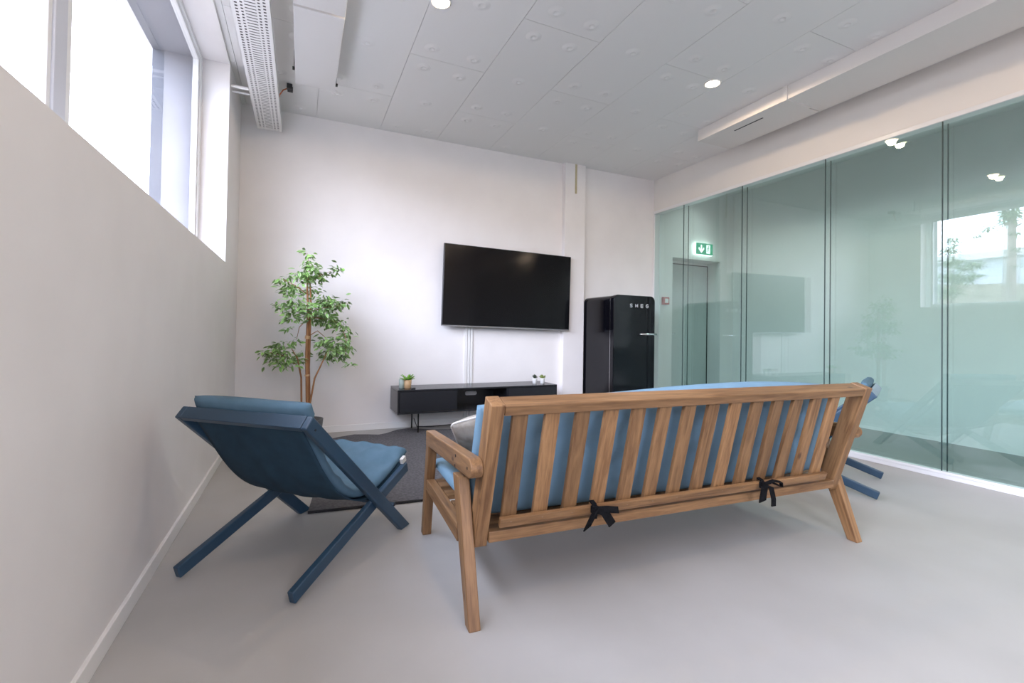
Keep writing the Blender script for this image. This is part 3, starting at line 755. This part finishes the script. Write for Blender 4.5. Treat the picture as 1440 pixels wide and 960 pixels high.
CL = [(0.037, 1.689, 0.041, 0.6), (0.024, 1.752, 0.029, 0.4), (0.068, 1.601, 0.065, 1), (-0.001, 1.507, 0.077, 1), (0.123, 1.514, 0.078, 1), (0.225, 1.553, 0.043, 0.5), (0.291, 1.604, 0.044, 0.8), (-0.144, 1.479, 0.052, 0.6), (-0.2, 1.488, 0.034, 0.4), (-0.108, 1.392, 0.075, 1), (0.09, 1.415, 0.071, .6), (0.194, 1.297, 0.091, 1), (-0.036, 1.25, 0.105, 1.2), (0.124, 1.191, 0.108, 1.2), (0.274, 1.261, 0.08, 0.9), (0.372, 1.291, 0.057, 0.5), (-0.178, 1.244, 0.045, 0.5), (-0.08, 1.153, 0.063, 1), (0.221, 1.135, 0.08, 1), (0.332, 1.099, 0.063, 0.8), (0.384, 1.0, 0.07, 0.9), (0.275, 0.894, 0.093, 1.2), (0.189, 0.927, 0.073, 0.9), (0.381, 0.868, 0.069, 1), (0.339, 0.789, 0.056, 0.8), (0.222, 0.796, 0.061, 0.8), (0.415, 0.722, 0.038, 0.5), (-0.112, 1.038, 0.034, 0.5), (-0.041, 0.932, 0.041, 0.6), (-0.159, 0.868, 0.073, 1.2), (-0.219, 0.8, 0.067, 1.1), (-0.101, 0.78, 0.075, 1.1), (-0.286, 0.837, 0.033, 0.7), (-0.026, 0.76, 0.052, 0.8), (-0.156, 0.73, 0.051, 0.7), (0.025, 0.823, 0.035, 0.5)]
def leaves(bm, tone, cx, cy, cz, rad, dens, rnd, size, fill=64):
    n = max(3, int(dens*fill*(rad/.07)**1.6))
    for _ in range(n):
        v = Vector((rnd.gauss(0, .46), rnd.gauss(0, .55), rnd.gauss(0, .42)))
        c = Vector((cx, cy, cz)) + v*rad
        az = math.atan2(v.y, v.x+.001) + rnd.gauss(0, .7); el = rnd.uniform(-.9, .35)
        d_ = Vector((math.cos(az)*math.cos(el), math.sin(az)*math.cos(el), math.sin(el)))
        sd = d_.cross(Vector((0, 0, 1))).normalized(); sd = (Matrix.Rotation(rnd.gauss(0, .6), 3, d_) @ sd); up_ = sd.cross(d_)
        L = size*rnd.uniform(.75, 1.25); Wd = L*rnd.uniform(.36, .46)
        mid, lft, rgt, lf2, rg2 = [], [], [], [], []
        for s_, ww in ((0, .04), (.25, .8), (.55, 1), (.8, .62), (1, .02)):
            q = c + d_*L*s_ - up_*(L*.22*s_*s_)
            mid.append(bm.verts.new(q)); lft.append(bm.verts.new(q - sd*Wd/2*ww + up_*Wd*.14*ww)); rgt.append(bm.verts.new(q + sd*Wd/2*ww + up_*Wd*.14*ww))
        for m_ in mid: m_[tone] = 0.0
        for m_ in lft+rgt: m_[tone] = .72
        for i in range(4):
            bm.faces.new((mid[i], mid[i+1], lft[i+1], lft[i])); bm.faces.new((mid[i], rgt[i], rgt[i+1], mid[i+1]))
def foliage(name, lst, parent, size=.058, seed=5, mat=LEAF, depth=.09):
    rnd = random.Random(seed); bm = bmesh.new(); tone = bm.verts.layers.float.new('tone')
    for cx, cz, rad, dens in lst: leaves(bm, tone, cx, rnd.gauss(0, depth), cz, rad, dens, rnd, size)
    return finish(name, bm, mat, parent, True)
foliage('foliage', [(a-.065, b, c, d_) for a, b, c, d_ in CL if b > 1.12], tree, .053, 5)
foliage('foliage', [(a-.065, b, c, d_) for a, b, c, d_ in CL if b <= 1.12 and a > .1], tree, .053, 6)
foliage('foliage', [(a-.065, b, c, d_) for a, b, c, d_ in CL if b <= 1.12 and a <= .1], tree, .053, 8)
bm = bmesh.new(); add_tube(bm, [(-.014, 0, .955), (-.010, 0, .985)], .021, 10)
finish('twine_wrap', bm, WOODP, tree)
bm = bmesh.new(); add_tube(bm, [(-.006, 0, .62), (-.008, 0, .635)], .021, 10); finish('twine_wrap', bm, WOODP, tree)

# ------------------------------------------------------------------ services under the ceiling
tray = empty('cable_tray', (-.31, 4.99, 2.928), 0, 'perforated white cable tray under the ceiling along the window', 'cable tray')
def make_tray():
    # folded sheet with punched rows of slots
    W2 = .106; y1 = -7.6; bm = bmesh.new()
    rows = [(-W2, -.083, 0), (-.083, -.068, 1), (-.068, -.053, 0), (-.053, -.040, 1), (-.040, -.030, 0), (-.030, .030, 2), (.030, .040, 0), (.040, .053, 1), (.053, .068, 0), (.068, .083, 1), (.083, W2, 0)]
    st = .030
    n = int(5.2/st)
    for x0, x1, k in rows:
        if k == 0: put(bm, (x0, y1, 0), (x1, 0, .0015), 0)
        else:
            for i in range(n+1):
                o_ = st/2 if (k == 1 and abs(x0) < .06) else 0
                ya = -i*st - o_; 
                if k == 1: vs = [bm.verts.new(p) for p in ((x0, ya, 0), (x1, ya, 0), (x1, ya-st*.55, 0), (x0, ya-st*.55, 0))]
                else: vs = [bm.verts.new(p) for p in ((x0, ya, 0), (x1, ya, 0), (x1, ya-st*.72, 0), (x0, ya-st*.72, 0))]
                bm.faces.new(vs)
            put(bm, (x0, y1, 0), (x1, -n*st-.02, .0015), 0)
    put(bm, (-W2, y1, 0), (-W2+.0015, 0, .055), 0); put(bm, (W2-.0015, y1, 0), (W2, 0, .055), 0)
    return finish('tray_sheet', bm, TRAYM, tray)
make_tray()
boxes('cable_bed', [((-.095, -7.5, .012), (.095, -.02, .03))], CABLE, tray, .004)
for y in (-.62, -2.1, -3.6, -5.1):
    bm = bmesh.new()
    for dy, dz in ((-.02, .062), (.012, .085), (.06, .058)):
        add_tube(bm, [(-.245, y+dy, dz), (.10, y+dy, dz)], .009, 8)
    finish('bracket', bm, TRAYM, tray)
bafs = empty('ceiling_baffle', (.065, 4.14, 3.02), 0, 'flat white panel hanging below the ceiling beside the cable tray', 'ceiling panel')
box('panel', (-.149, -1.0, 0), (.149, 0, .022), PANELM, bafs, .003)
box('panel', (-.149, -2.2, 0), (.149, -1.02, .022), PANELM, bafs, .003)
box('panel', (-.149, -3.4, 0), (.149, -2.22, .022), PANELM, bafs, .003)
for x, y in ((-.158, -.22), (.150, -.10), (-.158, -1.9), (.150, -1.9)):
    bm = bmesh.new(); put(bm, (x-.008, y-.012, .002), (x+.016, y+.012, .020), .002); add_tube(bm, [(x+.004, y, .018), (x+.004, y, .153)], .003, 6)
    finish('hanger', bm, BLKMET, bafs)
jb = empty('junction_box', (-.135, 4.52, ZC), 0, 'small black connector with an orange wire between tray and hanging panel', 'connector')
bm = bmesh.new(); put(bm, (-.022, -.045, -.045), (.022, -.008, 0), .004); put(bm, (-.018, .006, -.04), (.026, .045, 0), .004); put(bm, (-.012, -.01, -.035), (.014, .01, 0), .002)
finish('casing', bm, BLKPL, jb)
tube('wire', [(-.018, 0, -.03), (-.05, .0, -.05), (-.075, -.01, -.10), (-.085, -.015, -.16)], .005, COPPER, jb)
duct = empty('duct_casing', (3.715, 3.62, ZC), 0, 'long white boxed duct under the ceiling along the glass partition', 'duct')
box('casing', (0, -.955, -.118), (.46, 0, .0), DUCTM, duct, .003)
box('casing', (0, -6.3, -.118), (.46, -.965, .0), DUCTM, duct, .003)
box('joint_cover', (-.012, -.985, -.127), (.30, -.945, .0), DUCTM, duct, .002)
box('slot_vent', (.112, -.66, -.120), (.126, -.35, -.117), HANDM, duct, 0, label='narrow dark slot')
def downlight(x, y, z, lab=None, grp=None, name='downlight', power=0, visible=True):
    o = empty(name, (x, y, z), 0, lab, 'ceiling light', grp)
    lathe('trim_ring', [(.057, -.001), (.070, -.001), (.072, -.003), (.070, -.006), (.060, -.007), (.057, -.006)], WTRIM, o, seg=32, cap=False)
    lathe('diffuser', [(.001, -.011), (.050, -.010), (.057, -.007), (.058, -.002), (.001, -.002)], LAMP, o, seg=24)
    l = ceiling_lamp(0, 0, -.018, power); l.parent = o
    return o
LAMP = glow('warm_lamp', (1.0, .78, .52), 14)
P_ = 24
downlight(3.123, 2.888, ZC, 'round warm downlight in the ceiling nearest the white duct', 'recessed downlights', power=P_)
downlight(.779, 2.926, ZC, 'round warm downlight in the ceiling at the top edge, beside the hanging panel', 'recessed downlights', power=P_)
for x, y in ((.779, .3), (3.123, .3), (.779, -1.9), (3.123, -1.9)):  # unseen lamps continuing the ceiling grid, added for fill
    l = ceiling_lamp(x, y, ZC-.03, P_)
l = bpy.data.lights.new('corridor_fill', 'AREA'); l.shape = 'RECTANGLE'; l.size = .25; l.size_y = 7; l.energy = 52; l.color = (.93, 1.0, .99); l.spread = math.radians(120)  # unseen area light, added to brighten the corridor evenly
o = bpy.data.objects.new('corridor_fill', l); o.location = (5.1, 1.3, ZC-.03); C.objects.link(o)

# brown tape mark on the boxed column
tag(box('adhesive_tape', (3.105, YB-.0635, 2.80), (3.135, YB-.0615, ZC-.002), CREAM, None, 0), 'brown strip of tape at the top of the boxed column', 'tape')

# ------------------------------------------------------------------ signs in the corridor
sg = empty('exit_sign', (5.315, YB, 2.293), 0, 'lit green emergency exit sign with white arrow and running figure', 'sign')
SGN = glow('sign_green', (.0, .40, .22), 1.0); SGW = glow('sign_white', (.9, 1.0, .95), 1.9); SGE = glow('lamp_white', (.85, 1.0, .95), 4.0)
box('housing', (-.165, -.052, -.085), (.165, -.008, .085), SGE, sg, .006)
box('mounting_plate', (-.14, -.010, -.07), (.14, .0, .07), PANELM, sg, .001)
box('sign_face', (-.160, -.060, -.082), (.160, -.051, .082), SGN, sg, .002)
def flat(name, polys, mat, y=-.0605, th=.001):
    bm = bmesh.new()
    for P in polys:
        a = [bm.verts.new((x, y, z)) for x, z in P]; b = [bm.verts.new((x, y-th, z)) for x, z in P]
        bm.faces.new(a); bm.faces.new(b[::-1])
        for i in range(len(P)): bm.faces.new((a[i], b[i], b[(i+1) % len(P)], a[(i+1) % len(P)]))
    return finish(name, bm, mat, sg)
ax = -.065
flat('arrow', [[(ax-.012, .058), (ax+.012, .058), (ax+.012, -.02), (ax-.012, -.02)], [(ax-.055, .012), (ax-.042, .022), (ax, -.028), (ax, -.062), (ax-.055, -.006)], [(ax+.055, .012), (ax+.042, .022), (ax, -.028), (ax, -.062), (ax+.055, -.006)]], SGW)
flat('doorway_mark', [[(.032, -.062), (.105, -.062), (.105, .062), (.032, .062)]], SGW)
def limb(a, b, w_):
    a = Vector(a); b = Vector(b); d_ = (b-a).normalized(); n_ = Vector((-d_.y, d_.x))*w_/2
    return [tuple(a+n_), tuple(b+n_), tuple(b-n_), tuple(a-n_)]
hd = [(.078+.008*math.cos(t), .040+.009*math.sin(t)) for t in [2*math.pi*i/12 for i in range(12)]]
flat('running_figure', [hd, limb((.072, .028), (.064, -.006), .014), limb((.074, .024), (.090, .006), .006), limb((.070, .024), (.052, .018), .006), limb((.052, .018), (.046, .002), .006),
                        limb((.066, -.004), (.082, -.020), .008), limb((.082, -.020), (.080, -.046), .007), limb((.062, -.004), (.054, -.026), .008), limb((.054, -.026), (.040, -.036), .007)], SGN, -.0617)
al = empty('fire_alarm', (4.628, YB, 1.515), 0, 'small red square fire alarm button on the wall behind the glass', 'alarm')
box('backbox', (-.052, -.045, -.052), (.052, .0, .052), REDP, al, .005)
box('button', (-.030, -.050, -.030), (.030, -.044, .030), WPOT, al, .004)

# ------------------------------------------------------------------ outside the window
GRND = noisy('gravel_ground', (.30, .28, .25), (.42, .40, .36), 6, .9)
STONE = noisy('rough_stone', (.30, .24, .185), (.50, .43, .35), 5, .9, .6, 12, .05)
IVY = noisy('ivy_leaf', (.06, .11, .03), (.20, .26, .08), 30, .6)
BARK = noisy('pale_bark', (.30, .22, .19), (.44, .35, .31), 14, .9, .6, 30, .03, stretch=(1, 1, .25))
FACADE = noisy('pale_facade', (.55, .60, .66), (.60, .65, .70), 1, .8)
struct(box('ground', (-40, -30, -.6), (XO, 60, -.1), GRND, bev=0))
bm = bmesh.new(); rnd = random.Random(3)
n = 60; prev = None
lo, hi, lo2, hi2 = [], [], [], []
for i in range(n+1):
    y = -6 + 22*i/n; zt = 2.17 + .07*math.sin(y*1.3) + rnd.uniform(-.04, .04)
    dx = rnd.uniform(-.05, .05)
    lo.append(bm.verts.new((-3.9+dx, y, -.15))); hi.append(bm.verts.new((-3.9+dx, y, zt))); lo2.append(bm.verts.new((-4.4, y, -.15))); hi2.append(bm.verts.new((-4.4, y, zt)))
for i in range(n):
    bm.faces.new((lo[i], lo[i+1], hi[i+1], hi[i])); bm.faces.new((hi[i], hi[i+1], hi2[i+1], hi2[i])); bm.faces.new((lo2[i], hi2[i], hi2[i+1], lo2[i+1]))
bm.faces.new((lo[0], hi[0], hi2[0], lo2[0])); bm.faces.new((lo[-1], lo2[-1], hi2[-1], hi[-1]))
bmesh.ops.subdivide_edges(bm, edges=list(bm.edges), cuts=1)
tag(finish('garden_wall', bm, STONE), 'rough beige stone garden wall mirrored in the glass', 'garden wall')
tt = empty('palm_trunk', (-3.0, 4.07, 0), 0, 'ivy-topped bare tree trunk outside, mirrored in the glass', 'tree')
bm = bmesh.new(); add_tube(bm, [(.01, .0, -.1), (0, .02, .8), (.01, .01, 1.7), (-.01, 0, 2.6), (0, -.01, 3.35), (0, 0, 3.42)], [.11, .10, .095, .085, .08, .05], 12)
finish('trunk', bm, BARK, tt, True)
def scatter(name, pts, size, mat, parent, seed):
    rnd = random.Random(seed); bm = bmesh.new(); tone = bm.verts.layers.float.new('tone')
    for x, y, z, rad, d_ in pts: leaves(bm, tone, x, y, z, rad, d_, rnd, size)
    return finish(name, bm, mat, parent, True)
scatter('ivy', [(.05, 0, 3.38, .13, 1.6), (.05, .02, 3.25, .10, .8), (.06, -.1, 3.0, .06, .6), (.06, -.1, 2.7, .05, .5), (.03, -.12, 2.4, .05, .4)], .07, IVY, tt, 2)
bm = bmesh.new()
add_tube(bm, [(.03, .05, 3.2), (.05, .25, 3.18), (.08, .5, 3.02)], [.02, .013, .006], 6); add_tube(bm, [(.03, -.05, 3.1), (.05, -.3, 3.2), (.08, -.6, 3.15)], [.02, .013, .006], 6)
finish('branch', bm, BARK, tt, True)
scatter('twig_leaves', [(.06, .3, 3.14, .09, .7), (.08, .45, 3.04, .08, .6), (.06, -.4, 3.2, .08, .6)], .06, IVY, tt, 4)
tb = empty('garden_bush', (-3.1, 4.95, 0), 0, 'feathery green bush outside, mirrored in the glass', 'bush')
bm = bmesh.new()
add_tube(bm, [(0, 0, -.1), (.02, .02, 1.2), (0, .05, 2.3), (0, .03, 3.1)], [.05, .045, .035, .012], 8)
add_tube(bm, [(0, .04, 2.1), (.03, -.2, 2.45), (.05, -.42, 2.5)], [.02, .014, .006], 6); add_tube(bm, [(0, .04, 1.9), (.03, -.2, 2.2), (.05, -.45, 2.28)], [.02, .014, .006], 6)
finish('stem', bm, BARK, tb, True)
scatter('foliage', [(.03, .0, 3.05, .1, .7), (.03, .02, 2.85, .12, .8), (.03, -.02, 2.6, .13, .9), (.04, -.2, 2.48, .12, 1), (.05, -.38, 2.5, .08, .8), (.04, -.2, 2.25, .14, 1), (.05, -.4, 2.28, .08, .8), (.02, .05, 2.3, .16, 1), (.02, .1, 2.0, .2, 1)], .07, IVY, tb, 6)
bl = empty('neighbour_building', (-14, 10, 0), 0, 'pale low building far beyond the garden wall, mirrored in the glass', 'building')
box('facade', (-5, -3, -.1), (0, 3.2, 4.0), FACADE, bl, .02)
box('roof', (-5.2, -3.2, 4.0), (.25, 3.4, 4.25), FRAME, bl, .02)
box('window_band', (-.05, -2.4, 2.6), (.03, 2.6, 3.3), GREYF, bl, .01)
